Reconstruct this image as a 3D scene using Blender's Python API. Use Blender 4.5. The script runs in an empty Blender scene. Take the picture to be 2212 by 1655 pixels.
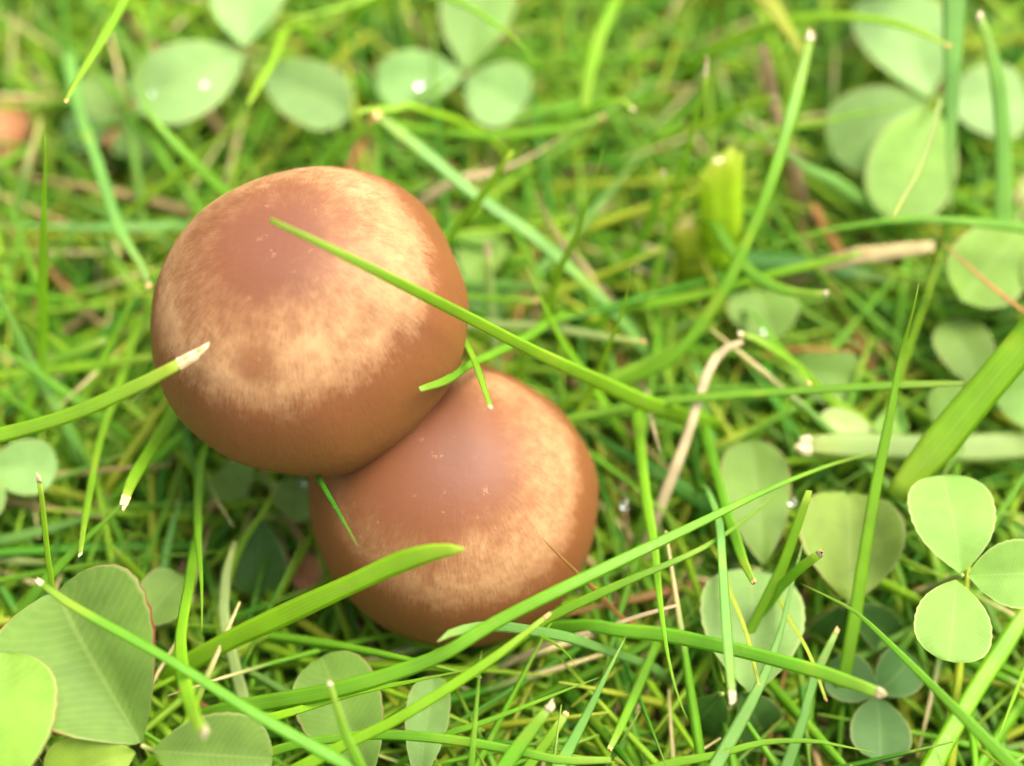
import bpy, math, random
import numpy as np
from mathutils import Vector, Matrix
from mathutils import noise as mnoise

random.seed(7)
rng = np.random.default_rng(11)
C = bpy.context.scene
COL = C.collection
S = 0.01                      # everything below is measured in centimetres

# ------------------------------------------------------------------ camera
ELEV, DIST, HFOV = math.radians(60.0), 14.0, math.radians(37.8)
TARGET = Vector((0, 0, 2.0))
FWD = Vector((0, math.cos(ELEV), -math.sin(ELEV)))
RIGHT = Vector((1, 0, 0))
UP = Vector((0, math.sin(ELEV), math.cos(ELEV)))
EYE = TARGET - FWD * DIST
TH = math.tan(HFOV / 2)
FOCUS_AT = (900, 930, 3.0)

cam_d = bpy.data.cameras.new('camera')
cam = bpy.data.objects.new('camera', cam_d)
COL.objects.link(cam)
cam.matrix_world = Matrix.Translation(EYE * S) @ Matrix((RIGHT, UP, -FWD)).transposed().to_4x4()
cam_d.sensor_width = 36
cam_d.lens = 18 / TH
cam_d.clip_start, cam_d.clip_end = 0.005, 50
C.camera = cam


def at(x, y, z):
    """The point at height z (cm) that the photograph shows at pixel x, y of a 2212 x 1655 frame."""
    d = FWD + RIGHT * ((x - 1106) / 1106 * TH) + UP * ((827.5 - y) / 1106 * TH)
    return EYE + d * ((z - EYE.z) / d.z)


def depth(p):
    return (p - EYE).dot(FWD)


def proj(p):
    r = p - EYE
    d = r.dot(FWD)
    return 1106 + r.dot(RIGHT) / d / TH * 1106, 827.5 - r.dot(UP) / d / TH * 1106, d


def px2cm(p):
    return depth(p) * TH / 1106


cam_d.dof.use_dof = True
cam_d.dof.focus_distance = depth(at(*FOCUS_AT)) * S
cam_d.dof.aperture_fstop = 10.5

# ------------------------------------------------------------------ light
SUN_EL, SUN_AZ = math.radians(64), math.radians(62)      # azimuth measured from +y towards +x
world = bpy.data.worlds.new('World')
C.world = world
world.use_nodes = True
wn = world.node_tree
sky = wn.nodes.new('ShaderNodeTexSky')
sky.sky_type = 'NISHITA'
sky.sun_disc = False
sky.sun_elevation = SUN_EL
sky.sun_rotation = SUN_AZ
sky.dust_density = 6.0
sky.air_density = 1.0
veil = wn.nodes.new('ShaderNodeHueSaturation')            # thin high cloud: a whiter sky all round
veil.inputs['Saturation'].default_value = 0.40
wn.links.new(sky.outputs[0], veil.inputs['Color'])
wn.links.new(veil.outputs[0], wn.nodes['Background'].inputs[0])
wn.nodes['Background'].inputs[1].default_value = 0.15

sun_d = bpy.data.lights.new('sun', 'SUN')
sun_d.energy = 1.5
sun_d.angle = math.radians(34)
sun_d.color = (1.0, 0.93, 0.80)
sun = bpy.data.objects.new('sun', sun_d)
COL.objects.link(sun)
to_sun = Vector((math.sin(SUN_AZ) * math.cos(SUN_EL), math.cos(SUN_AZ) * math.cos(SUN_EL), math.sin(SUN_EL)))
sun.rotation_euler = to_sun.to_track_quat('Z', 'Y').to_euler()

C.view_settings.view_transform = 'Standard'
C.view_settings.look = 'None'
C.view_settings.exposure = 1.87
C.view_settings.gamma = 1.0
C.view_settings.use_curve_mapping = False
C.render.engine = 'CYCLES'
C.cycles.use_denoising = True
C.cycles.max_bounces = 10
C.cycles.transmission_bounces = 8
C.cycles.diffuse_bounces = 6


# ------------------------------------------------------------------ materials
class NT:
    def __init__(s, name):
        s.m = bpy.data.materials.new(name)
        s.m.use_nodes = True
        s.t = s.m.node_tree
        s.t.nodes.clear()
        s.out = s.n('ShaderNodeOutputMaterial')

    def n(s, k, **kw):
        nd = s.t.nodes.new(k)
        for a, b in kw.items():
            setattr(nd, a, b)
        return nd

    def link(s, a, b):
        s.t.links.new(a, b)

    def put(s, sock, v):
        if isinstance(v, bpy.types.NodeSocket):
            s.link(v, sock)
        elif isinstance(v, (tuple, list)) and len(v) == 3 and sock.type == 'RGBA':
            sock.default_value = (*v, 1)
        else:
            sock.default_value = v

    def math(s, op, a, b=0.0, c=None, clamp=False):
        nd = s.n('ShaderNodeMath', operation=op, use_clamp=clamp)
        s.put(nd.inputs[0], a)
        s.put(nd.inputs[1], b)
        if c is not None:
            s.put(nd.inputs[2], c)
        return nd.outputs[0]

    def mix(s, f, a, b, blend='MIX'):
        nd = s.n('ShaderNodeMix', data_type='RGBA', blend_type=blend)
        s.put(nd.inputs[0], f)
        s.put(nd.inputs[6], a)
        s.put(nd.inputs[7], b)
        return nd.outputs[2]

    def ramp(s, f, lo, hi, a=0.0, b=1.0):
        nd = s.n('ShaderNodeMapRange', interpolation_type='SMOOTHSTEP')
        s.put(nd.inputs[0], f)
        for i, v in enumerate((lo, hi, a, b)):
            s.put(nd.inputs[i + 1], v)
        return nd.outputs[0]

    def noise(s, vec, scale, detail=3.0, rough=0.55):
        nd = s.n('ShaderNodeTexNoise')
        if vec is not None:
            s.link(vec, nd.inputs['Vector'])
        nd.inputs['Scale'].default_value = scale
        nd.inputs['Detail'].default_value = detail
        nd.inputs['Roughness'].default_value = rough
        return nd.outputs[0]

    def bump(s, h, strength, dist):
        nd = s.n('ShaderNodeBump')
        nd.inputs['Strength'].default_value = strength
        nd.inputs['Distance'].default_value = dist
        s.link(h, nd.inputs['Height'])
        return nd.outputs[0]

    def principled(s, col, rough, spec=0.5, normal=None):
        p = s.n('ShaderNodeBsdfPrincipled')
        s.put(p.inputs['Base Color'], col)
        s.put(p.inputs['Roughness'], rough)
        s.put(p.inputs['Specular IOR Level'], spec)
        if normal is not None:
            s.link(normal, p.inputs['Normal'])
        return p

    def leafy(s, col, rough, spec, trans, normal=None, warm=(1.12, 1.12, 0.5), both=1.0):
        """Reflecting and light-passing thin tissue."""
        p = s.principled(col, rough, spec, normal)
        t = s.n('ShaderNodeBsdfTranslucent')
        tc = s.mix(1.0, col, warm, 'MULTIPLY')
        if both != 1.0:                       # a closed blade is crossed twice: lighten each crossing
            g = s.n('ShaderNodeGamma')
            s.link(tc, g.inputs[0])
            g.inputs[1].default_value = both
            tc = g.outputs[0]
        s.link(tc, t.inputs[0])
        mx = s.n('ShaderNodeMixShader')
        mx.inputs[0].default_value = trans
        s.link(p.outputs[0], mx.inputs[1])
        s.link(t.outputs[0], mx.inputs[2])
        s.link(mx.outputs[0], s.out.inputs[0])


def blade_material(name, from_attr):
    b = NT(name)
    if from_attr:
        a = b.n('ShaderNodeAttribute', attribute_name='tint')
        base = a.outputs['Color']
    else:
        base = b.n('ShaderNodeObjectInfo').outputs['Color']
    uv = b.n('ShaderNodeUVMap').outputs[0]
    sp = b.n('ShaderNodeSeparateXYZ')
    b.link(uv, sp.inputs[0])
    u, v = sp.outputs[0], sp.outputs[1]
    geo = b.n('ShaderNodeNewGeometry').outputs['Position']
    patch = b.noise(geo, 190.0, 3.0)
    fine = b.noise(geo, 900.0, 2.0)
    ribs = b.math('SINE', b.math('MULTIPLY', u, 40.0))
    ribs01 = b.math('MULTIPLY_ADD', ribs, 0.5, 0.5)
    k = b.math('ADD', b.math('MULTIPLY_ADD', patch, 0.7, 0.60), b.math('MULTIPLY', ribs01, 0.06))
    sc = b.n('ShaderNodeVectorMath', operation='SCALE')
    b.link(base, sc.inputs[0])
    b.link(k, sc.inputs[3])
    col = sc.outputs[0]
    # yellowing towards the tip, midrib paler, a few rusty freckles
    tip = b.ramp(v, 0.0, 0.16, 0.55, 0.0)
    col = b.mix(b.math('MULTIPLY', tip, patch), col, (0.42, 0.40, 0.07))
    mid = b.ramp(b.math('ABSOLUTE', b.math('SUBTRACT', u, 0.5)), 0.0, 0.09, 0.30, 0.0)
    col = b.mix(mid, col, (0.26, 0.38, 0.06))
    freck = b.ramp(fine, 0.64, 0.74, 0.0, 0.5)
    col = b.mix(freck, col, (0.30, 0.30, 0.07))
    col = b.mix(b.ramp(patch, 0.58, 0.72, 0.0, 0.38), col, (0.34, 0.38, 0.03))
    h = b.math('ADD', ribs01, b.math('MULTIPLY', fine, 1.2))
    nrm = b.bump(h, 0.22, 0.00008)
    b.leafy(col, 0.42, 0.22 if from_attr else 0.36, 0.46 if from_attr else 0.56, nrm, both=0.62)
    return b.m


def straw_material():
    b = NT('dry_straw')
    base = b.n('ShaderNodeObjectInfo').outputs['Color']
    geo = b.n('ShaderNodeNewGeometry').outputs['Position']
    uv = b.n('ShaderNodeUVMap').outputs[0]
    sp = b.n('ShaderNodeSeparateXYZ')
    b.link(uv, sp.inputs[0])
    n1 = b.noise(geo, 420.0, 4.0)
    sc = b.n('ShaderNodeVectorMath', operation='SCALE')
    b.link(base, sc.inputs[0])
    b.link(b.math('MULTIPLY_ADD', n1, 1.2, 0.4), sc.inputs[3])
    st = b.math('MULTIPLY_ADD', b.math('SINE', b.math('MULTIPLY', sp.outputs[0], 55.0)), 0.5, 0.5)
    b.leafy(sc.outputs[0], 0.6, 0.3, 0.22, b.bump(b.math('ADD', st, n1), 0.5, 0.0001), (1.1, 0.95, 0.7))
    return b.m


def clover_material():
    b = NT('clover_tissue')
    info = b.n('ShaderNodeObjectInfo')
    base = info.outputs['Color']
    edge_amt = info.outputs['Alpha']              # how rusty the margin of this leaflet is
    uv = b.n('ShaderNodeUVMap').outputs[0]
    sp = b.n('ShaderNodeSeparateXYZ')
    b.link(uv, sp.inputs[0])
    u, v = sp.outputs[0], sp.outputs[1]           # u: -1..1 stored as 0..1
    a = b.math('ABSOLUTE', b.math('MULTIPLY_ADD', u, 2.0, -1.0))
    geo = b.n('ShaderNodeNewGeometry').outputs['Position']
    n1 = b.noise(geo, 160.0, 4.0)
    n2 = b.noise(geo, 700.0, 3.0)
    # side veins leave the midrib and run out towards the margin
    ph = b.math('ADD', b.math('SUBTRACT', v, b.math('MULTIPLY', a, 0.20)), b.math('MULTIPLY', n1, 0.09))
    vein = b.math('POWER', b.math('MULTIPLY_ADD', b.math('SINE', b.math('MULTIPLY', ph, 120.0)), 0.5, 0.5), 3.0)
    sc = b.n('ShaderNodeVectorMath', operation='SCALE')
    b.link(base, sc.inputs[0])
    b.link(b.math('ADD', b.math('MULTIPLY', n1, 0.9), b.math('MULTIPLY_ADD', n2, 0.35, 0.36)), sc.inputs[3])
    col = b.mix(b.math('MULTIPLY', vein, 0.05), sc.outputs[0], (0.36, 0.50, 0.16))
    rib = b.ramp(a, 0.0, 0.045, 0.22, 0.0)
    col = b.mix(rib, col, (0.34, 0.42, 0.12))
    blot = b.ramp(n2, 0.70, 0.78, 0.0, 0.55)
    col = b.mix(b.math('MULTIPLY', blot, edge_amt), col, (0.10, 0.05, 0.03))
    pale = b.ramp(a, 0.90, 0.995, 0.0, 0.5)
    col = b.mix(pale, col, (0.42, 0.45, 0.15))
    rust = b.ramp(b.math('ADD', a, b.math('MULTIPLY_ADD', n1, 0.16, -0.08)), 0.955, 1.0, 0.0, 1.0)
    col = b.mix(b.math('MULTIPLY', rust, edge_amt), col, (0.22, 0.05, 0.025))
    h = b.math('ADD', b.math('MULTIPLY', vein, -0.6), b.math('MULTIPLY', n2, 0.9))
    b.leafy(col, 0.58, 0.28, 0.42, b.bump(h, 0.12, 0.00010))
    return b.m


def cap_material(name, seed, off, cream_bias, cream_amt, smudge=None):
    """Drying cap skin: moist purple-brown disc, ragged cream zone of fibrils, moist brown margin. Object space, R = 1 scaled by S*R."""
    b = NT(name)
    tc = b.n('ShaderNodeTexCoord').outputs['Object']
    r = b.n('ShaderNodeAttribute', attribute_name='arc').outputs['Fac']       # 0 apex .. 1 margin along the skin
    sp = b.n('ShaderNodeSeparateXYZ')
    b.link(tc, sp.inputs[0])
    # pattern distance is shifted off centre
    fl = b.n('ShaderNodeVectorMath', operation='NORMALIZE')
    cb = b.n('ShaderNodeCombineXYZ')
    b.link(sp.outputs[0], cb.inputs[0])
    b.link(sp.outputs[1], cb.inputs[1])
    b.link(cb.outputs[0], fl.inputs[0])
    dr = b.n('ShaderNodeVectorMath', operation='DOT_PRODUCT')
    b.link(fl.outputs[0], dr.inputs[0])
    dr.inputs[1].default_value = (off[0], off[1], 0)
    rs = b.math('MINIMUM', b.math('MULTIPLY', r, 3.0), 1.0)
    q = b.math('SUBTRACT', r, b.math('MULTIPLY', dr.outputs['Value'], rs))
    q0 = r
    # radial fibrils: direction on the circle stretched, radius compressed
    fs = b.n('ShaderNodeVectorMath', operation='MULTIPLY')
    b.link(fl.outputs[0], fs.inputs[0])
    fs.inputs[1].default_value = (50, 50, 50)
    sx = b.n('ShaderNodeSeparateXYZ')
    b.link(fs.outputs[0], sx.inputs[0])
    fv = b.n('ShaderNodeCombineXYZ')
    b.link(sx.outputs[0], fv.inputs[0])
    b.link(sx.outputs[1], fv.inputs[1])
    b.link(b.math('MULTIPLY_ADD', r, 22.0, seed), fv.inputs[2])
    fib = b.noise(fv.outputs[0], 1.0, 4.0, 0.65)
    blot = b.noise(tc, 160.0, 3.0, 0.6)
    blot2 = b.noise(tc, 420.0, 4.0, 0.65)
    grain = b.noise(tc, 900.0, 3.0, 0.7)
    big = b.noise(tc, 75.0, 2.0, 0.5)
    fibc = b.math('SUBTRACT', fib, 0.5)
    blc = b.math('SUBTRACT', blot2, 0.5)
    bgc = b.math('SUBTRACT', big, 0.5)
    # outer edge of the cream zone: ragged by fibrils
    qo = b.math('ADD', q0, b.math('ADD', b.math('MULTIPLY', fibc, 0.20), b.math('ADD', b.math('MULTIPLY', blc, 0.22), b.math('MULTIPLY', bgc, 0.10))))
    outer = b.ramp(qo, 0.455, 0.585, 1.0, 0.0)
    # inner edge: slow and spotty
    qi = b.math('ADD', q, b.math('ADD', b.math('MULTIPLY', blc, 0.26), b.math('ADD', b.math('MULTIPLY', fibc, 0.16), b.math('MULTIPLY', bgc, 0.32))))
    inner = b.ramp(qi, 0.12 - cream_bias, 0.48 - cream_bias, 0.0, 1.0)
    dens = b.ramp(b.math('ADD', b.math('MULTIPLY', fib, 0.30), b.math('ADD', b.math('MULTIPLY', blot2, 0.35), b.math('MULTIPLY', grain, 0.35))), 0.36, 0.62, 0.42, 1.0)
    dark = b.ramp(blot, 0.62, 0.76, 1.0, 0.5)
    cream = b.math('MULTIPLY', b.math('MULTIPLY', outer, inner), b.math('MULTIPLY', dens, dark))
    cream = b.math('MULTIPLY', cream, cream_amt)
    if smudge:                                    # a bruise low on the front of the cap
        ds = b.n('ShaderNodeVectorMath', operation='DISTANCE')
        b.link(tc, ds.inputs[0])
        ds.inputs[1].default_value = smudge
        bruise = b.ramp(b.math('ADD', ds.outputs['Value'], b.math('MULTIPLY', bgc, 0.0022)), 0.0006, 0.0026, 0.75, 0.0)
        cream = b.math('MULTIPLY', cream, b.math('SUBTRACT', 1.0, bruise))
    disc = b.ramp(b.math('ADD', q, b.math('MULTIPLY', bgc, 0.2)), 0.0, 0.40, 1.0, 0.0)
    marg = b.ramp(q0, 0.55, 0.9, 0.0, 1.0)
    brown = b.mix(disc, (0.145, 0.050, 0.0125), (0.112, 0.037, 0.0150))
    brown = b.mix(marg, brown, (0.158, 0.063, 0.0130))
    brown = b.mix(b.math('MULTIPLY', b.ramp(grain, 0.63, 0.76, 0.0, 0.36), b.ramp(q0, 0.40, 0.58, 1.0, 0.08)), brown, (0.38, 0.20, 0.085))
    col = b.mix(cream, brown, b.mix(blot, (0.300, 0.155, 0.058), (0.430, 0.260, 0.118)))
    micro = b.noise(tc, 1500.0, 2.0, 0.6)
    col = b.mix(b.ramp(micro, 0.35, 0.70, 0.0, 0.16), col, (0.10, 0.035, 0.012))
    h = b.math('ADD', b.math('MULTIPLY', fib, b.ramp(r, 0.03, 0.3)), b.math('ADD', b.math('MULTIPLY', blot2, 0.8), b.math('MULTIPLY', micro, 0.5)))
    p = b.principled(col, b.math('MULTIPLY_ADD', cream, 0.20, 0.55), 0.26, b.bump(h, 0.30, 0.00016))
    p.inputs['Subsurface Weight'].default_value = 0.12
    p.inputs['Subsurface Radius'].default_value = (0.0020, 0.0009, 0.0004)
    p.inputs['Subsurface Scale'].default_value = 1.0
    b.link(p.outputs[0], b.out.inputs[0])
    return b.m


def plain_material(name, a, c, scale, rough, trans=0.0, bump=0.0003):
    b = NT(name)
    geo = b.n('ShaderNodeNewGeometry').outputs['Position']
    n1 = b.noise(geo, scale, 5.0, 0.6)
    col = b.mix(b.ramp(n1, 0.3, 0.7), a, c)
    nrm = b.bump(n1, 0.6, bump)
    if trans:
        b.leafy(col, rough, 0.35, trans, nrm, (1.15, 1.0, 0.7))
    else:
        b.link(b.principled(col, rough, 0.3, nrm).outputs[0], b.out.inputs[0])
    return b.m


M_BLADE = blade_material('grass_tissue', False)
M_FILL = blade_material('grass_tissue_mixed', True)
M_STRAW = straw_material()
M_CLOVER = clover_material()
M_TIP = plain_material('bleached_cut_end', (0.64, 0.56, 0.35), (0.42, 0.31, 0.13), 1500.0, 0.5, 0.3, 0.0001)
M_TIP_TAN = plain_material('tan_cut_end', (0.62, 0.44, 0.16), (0.42, 0.24, 0.07), 1200.0, 0.6, 0.25, 0.0001)
M_PETIOLE = plain_material('clover_petiole', (0.20, 0.28, 0.05), (0.32, 0.26, 0.10), 300.0, 0.5, 0.2)
M_SOIL = plain_material('dark_soil', (0.050, 0.040, 0.018), (0.110, 0.080, 0.036), 160.0, 0.9, 0.0, 0.002)
M_STEM = plain_material('mushroom_stem', (0.46, 0.30, 0.15), (0.34, 0.19, 0.09), 250.0, 0.6)
M_GILL = plain_material('mushroom_gill', (0.16, 0.09, 0.05), (0.24, 0.14, 0.08), 250.0, 0.7)
M_DEAD = plain_material('dead_leaf_tissue', (0.22, 0.075, 0.020), (0.34, 0.145, 0.050), 260.0, 0.6, 0.25)


def droplet_material():
    b = NT('water')
    g = b.n('ShaderNodeBsdfGlass')
    g.inputs['IOR'].default_value = 1.33
    g.inputs['Roughness'].default_value = 0.0
    b.link(g.outputs[0], b.out.inputs[0])
    return b.m


M_WATER = droplet_material()

# ------------------------------------------------------------------ builders


def put(name, verts, faces, mat, loc=(0, 0, 0), uvs=None, parent=None, smooth=True, attrs=None):
    """One mesh object; verts in cm in world space, loc the thing's own origin."""
    loc = Vector(loc)
    v = (np.asarray(verts, dtype=float) - np.array(loc)) * S
    me = bpy.data.meshes.new(name)
    me.from_pydata(v.tolist(), [], faces)
    if uvs is not None:
        ul = me.uv_layers.new(name='UVMap')
        li = np.empty(len(me.loops), dtype=np.int32)
        me.loops.foreach_get('vertex_index', li)
        ul.data.foreach_set('uv', np.asarray(uvs, dtype=np.float32)[li].ravel())
    for k, (kind, vals) in (attrs or {}).items():
        at_ = me.attributes.new(k, kind, 'POINT')
        at_.data.foreach_set('color' if kind == 'FLOAT_COLOR' else 'value', np.asarray(vals, dtype=np.float32).ravel())
    if smooth:
        me.polygons.foreach_set('use_smooth', np.ones(len(me.polygons), dtype=bool))
    me.materials.append(mat)
    o = bpy.data.objects.new(name, me)
    COL.objects.link(o)
    if parent is None:
        o.location = loc * S
    else:
        o.parent = parent
        o.location = loc * S - parent.location
    return o


def tag(o, label, cat, group=None):
    o['label'], o['category'] = label, cat
    if group:
        o['group'] = group
    return o


def empty(name, loc, label, cat, group=None):
    o = bpy.data.objects.new(name, None)
    o.empty_display_size = 0.002
    COL.objects.link(o)
    o.location = Vector(loc) * S
    return tag(o, label, cat, group)


def spline(pts, n):
    """Catmull-Rom through pts, n points evenly spread by chord length."""
    P = [np.array(p, dtype=float) for p in pts]
    if len(P) == 2:
        P.insert(1, (P[0] + P[1]) / 2)
    P = [2 * P[0] - P[1]] + P + [2 * P[-1] - P[-2]]
    dense = []
    for i in range(1, len(P) - 2):
        a, b, c, d = P[i - 1:i + 3]
        for t in np.linspace(0, 1, 16, endpoint=(i == len(P) - 3)):
            dense.append(0.5 * (2 * b + (c - a) * t + (2 * a - 5 * b + 4 * c - d) * t * t + (3 * b - a - 3 * c + d) * t ** 3))
    dense = np.array(dense)
    s = np.concatenate([[0], np.cumsum(np.linalg.norm(np.diff(dense, axis=0), axis=1))])
    q = np.linspace(0, s[-1], n)
    return np.stack([np.interp(q, s, dense[:, k]) for k in range(dense.shape[1])], 1)


def frames(P, roll):
    """Tangent, width and normal vectors along a curve; the blade's face looks up and a little to the south, rolled by `roll`."""
    T = np.gradient(P, axis=0)
    T /= np.linalg.norm(T, axis=1)[:, None] + 1e-9
    ref = np.array((math.sin(roll) * 0.9, -0.45 + 0.2 * math.sin(roll * 2.1), 1.0))
    W = np.cross(T, ref)
    l = np.linalg.norm(W, axis=1)[:, None]
    W = W / np.maximum(l, 1e-6)
    for i in range(1, len(W)):
        if W[i] @ W[i - 1] < 0:
            W[i] = -W[i]
    N = np.cross(W, T)
    N[N[:, 2] < 0] *= -1
    return T, W, N


SECT = [(-1.0, 0.0), (-0.55, 0.30), (0.0, 0.10), (0.55, 0.30), (1.0, 0.0), (0.5, -0.30), (0.0, -0.36), (-0.5, -0.30)]


def blade_mesh(P, half, roll, thick=0.30, fold=1.0):
    """Closed blade: grooved upper face, keeled lower face. half: half width in cm at each point."""
    T, W, N = frames(P, roll)
    k = len(SECT)
    V, U = [], []
    n = len(P)
    for i in range(n):
        for a, h in SECT:
            V.append(P[i] + W[i] * (a * half[i]) + N[i] * (h * half[i] * thick * 2 * (fold if h > 0.2 else 1)))
            U.append((a * 0.5 + 0.5, i / (n - 1)))
    F = []
    for i in range(n - 1):
        for j in range(k):
            a, b = i * k + j, i * k + (j + 1) % k
            F.append((a, b, b + k, a + k))
    F.append(tuple(range(k))[::-1])
    F.append(tuple((n - 1) * k + j for j in range(k)))
    return V, F, U


COLOR = {
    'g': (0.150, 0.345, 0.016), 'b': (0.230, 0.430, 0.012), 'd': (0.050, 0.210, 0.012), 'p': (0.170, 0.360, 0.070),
    'y': (0.330, 0.380, 0.045), 't': (0.480, 0.350, 0.180), 'o': (0.380, 0.190, 0.045), 'w': (0.300, 0.400, 0.120),
    'm': (0.205, 0.400, 0.015), 'k': (0.330, 0.220, 0.105), 's': (0.380, 0.560, 0.018),
}


def jit(c, a=0.12):
    k = 1 + random.uniform(-a, a)
    return tuple(max(0.004, x * k * (1 + random.uniform(-a, a) * 0.5)) for x in c)


def grass(label, pts, w, z0, z1, col='g', tip='point', arch=0.0, cat='grass blade', name='grass_leaf', roll=None, out=False, root=True, w2=None, zs=None, thick=None, group='grass blades that can be told apart'):
    """pts run from the free tip to the rooted end in picture pixels; z0 and z1 the heights of the two ends; w the full width in pixels."""
    n = len(pts)
    d = [0.0]
    for i in range(1, n):
        d.append(d[-1] + math.dist(pts[i], pts[i - 1]))
    P3 = []
    for i, (x, y) in enumerate(pts):
        t = d[i] / d[-1]
        z = zs[i] if zs else z0 + (z1 - z0) * t + arch * 4 * t * (1 - t)
        if not zs and pts[0][1] < 680:
            z += 0.9 * max(0.0, (760 - y) / 760) ** 0.8      # the far blades stand a little higher
        P3.append(at(x, y, max(0.15, z)))
    vis = len(P3)
    if root:
        e, q = P3[-1], P3[-2]
        h = (e - q).normalized()
        hz = Vector((h.x, h.y, 0))
        hz = hz.normalized() if hz.length > 1e-4 else Vector((0, 1, 0))
        go = max(0.5, e.z * 0.8)
        P3.append(e + hz * go * 0.45 + Vector((0, 0, -e.z * 0.42)))
        P3.append(Vector((*(e + hz * go * 0.75).xy, -0.05)))
    ln = sum((P3[i] - P3[i - 1]).length for i in range(1, len(P3)))
    lv = sum((P3[i] - P3[i - 1]).length for i in range(1, vis))
    m = int(min(44, max(14, ln * 7)))
    P = spline([tuple(p) for p in P3], m)
    roll = random.uniform(-0.5, 0.5) if roll is None else roll
    w2 = w2 or w
    half = np.empty(m)
    tipn = {'point': 0.05, 'cut': 0.62, 'white': 0.72, 'tan': 0.62, 'round': 0.12, 'torn': 0.8}[tip]
    grow = {'point': 0.42, 'cut': 0.10, 'white': 0.12, 'tan': 0.12, 'round': 0.13, 'torn': 0.12}[tip]
    wob = random.uniform(0, 6)
    for i in range(m):
        t = i / (m - 1)
        tv = min(1.0, t * ln / lv)
        sh = tipn + (1 - tipn) * (min(1, t / grow) ** (0.5 if tip == 'round' else 0.75))
        ww = w + (w2 - w) * tv
        px = px2cm(Vector(P[i]))
        half[i] = 0.43 * ww * px * sh * (1 + 0.06 * math.sin(wob + t * 17)) * (1.0 if t < 0.8 else 1 - 0.5 * (t - 0.8) / 0.2)
    loc = Vector(P[-1])
    mat = M_STRAW if col in 'tok' else M_BLADE
    V, F, U = blade_mesh(P, half, roll, thick=thick or random.uniform(0.24, 0.36))
    o = put(name, V, F, mat, loc, U)
    o.color = (*jit(COLOR[col]), 1)
    tag(o, label, cat, group)
    if tip in ('white', 'tan', 'torn'):
        # the dried, mown end: frayed teeth growing out of the cut
        T, W, N = frames(P, roll)
        L = min(0.26, {'white': 0.085, 'tan': 0.075, 'torn': 0.26}[tip] * (0.6 + 0.02 * w) * random.uniform(0.5, 1.1)) * (0.6 if w > 50 else 1)
        V2, F2 = [], []
        k = 8
        base = P[0] - T[0] * -0.03
        rings = 4
        for r in range(rings):
            s = r / (rings - 1)
            for j, (a, h) in enumerate(SECT):
                fr = (random.uniform(-0.45, 0.25) * L if r == rings - 1 else 0)
                wd = half[0] * (1.12 - 0.30 * s)
                V2.append(base - T[0] * (s * L + fr) + W[0] * (a * wd) + N[0] * (h * wd * (0.85 + random.uniform(-.15, .25))))
        for r in range(rings - 1):
            for j in range(k):
                F2.append((r * k + j, r * k + (j + 1) % k, (r + 1) * k + (j + 1) % k, (r + 1) * k + j))
        F2.append(tuple(range(k))[::-1])
        F2.append(tuple((rings - 1) * k + j for j in range(k)))
        put('cut_end', V2, F2, M_TIP if tip != 'tan' else M_TIP_TAN, base, parent=o, smooth=(tip != 'torn'))
    return o


LEAF_W = [(0, .04), (.05, .20), (.14, .44), (.26, .69), (.38, .86), (.50, .96), (.62, 1.0), (.74, .985), (.84, .89), (.92, .70), (.97, .46), (1.0, .14)]
LV, LWD = zip(*LEAF_W)
LEAFLETS = []


def leaflet(parent, base, tip, width, zb, zt, col, rust=0.15, fold=0.22, tilt=(0, 0), droop=0.10, notch=0.0):
    A, B = at(*base, zb), at(*tip, zt)
    ax = B - A
    L = ax.length
    ax = ax / L
    nrm = (Vector((tilt[0], tilt[1] - 0.35, 1.0))).normalized()
    wv = ax.cross(nrm).normalized()
    nv = wv.cross(ax).normalized()
    if nv.z < 0:
        nv, wv = -nv, -wv
    mid = (A + B) / 2
    x0, y0, _ = proj(mid)
    x1, y1, _ = proj(mid + wv * 0.1)
    tx, ty = tip[0] - base[0], tip[1] - base[1]
    tl = math.hypot(tx, ty)
    per = abs((x1 - x0) * ty - (y1 - y0) * tx) / tl / 0.1        # projected width of 1 cm, square to the leaf's axis
    hw = 0.5 * width / max(per, 60)
    nu, nvv = 10, 22
    V, F, U = [], [], []
    ph = random.uniform(0, 6)
    for i in range(nvv + 1):
        v = 1 - (1 - i / nvv) ** 1.35 if i / nvv > 0.0 else 0.0
        w = np.interp(v, LV, LWD)
        for j in range(-nu // 2, nu // 2 + 1):
            u = j / (nu / 2)
            edge = 1 + (0.018 * math.sin(i * 3.14159) if abs(u) > .99 else 0) + (0.02 * (i % 2) if abs(u) > .99 else 0)
            uu = math.copysign(abs(u) ** 0.85, u)
            back = notch * max(0, 1 - abs(u) * 2.2) * max(0, (v - .8) / .2) * L
            # the outline's rounded end: outer columns stop short of the tip
            wave = 0.012 * L * math.sin(ph + v * 7 + u * 2)
            hgt = fold * abs(uu) * w * hw - droop * L * (v - 0.35) ** 2 * 1.6 - 0.25 * fold * (uu * w) ** 2 * hw + wave
            V.append(A + ax * (v * L - back) + wv * (uu * w * hw * edge) + nv * hgt)
            U.append((u * 0.5 + 0.5, v))
    k = nu + 1
    for i in range(nvv):
        for j in range(nu):
            a = i * k + j
            F.append((a, a + 1, a + k + 1, a + k))
    o = put('leaflet', V, F, M_CLOVER, A, U, parent)
    o.color = (*jit(col, 0.08), rust)
    LEAFLETS.append((base, tip, width, (zb + zt) / 2))
    return o


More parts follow.
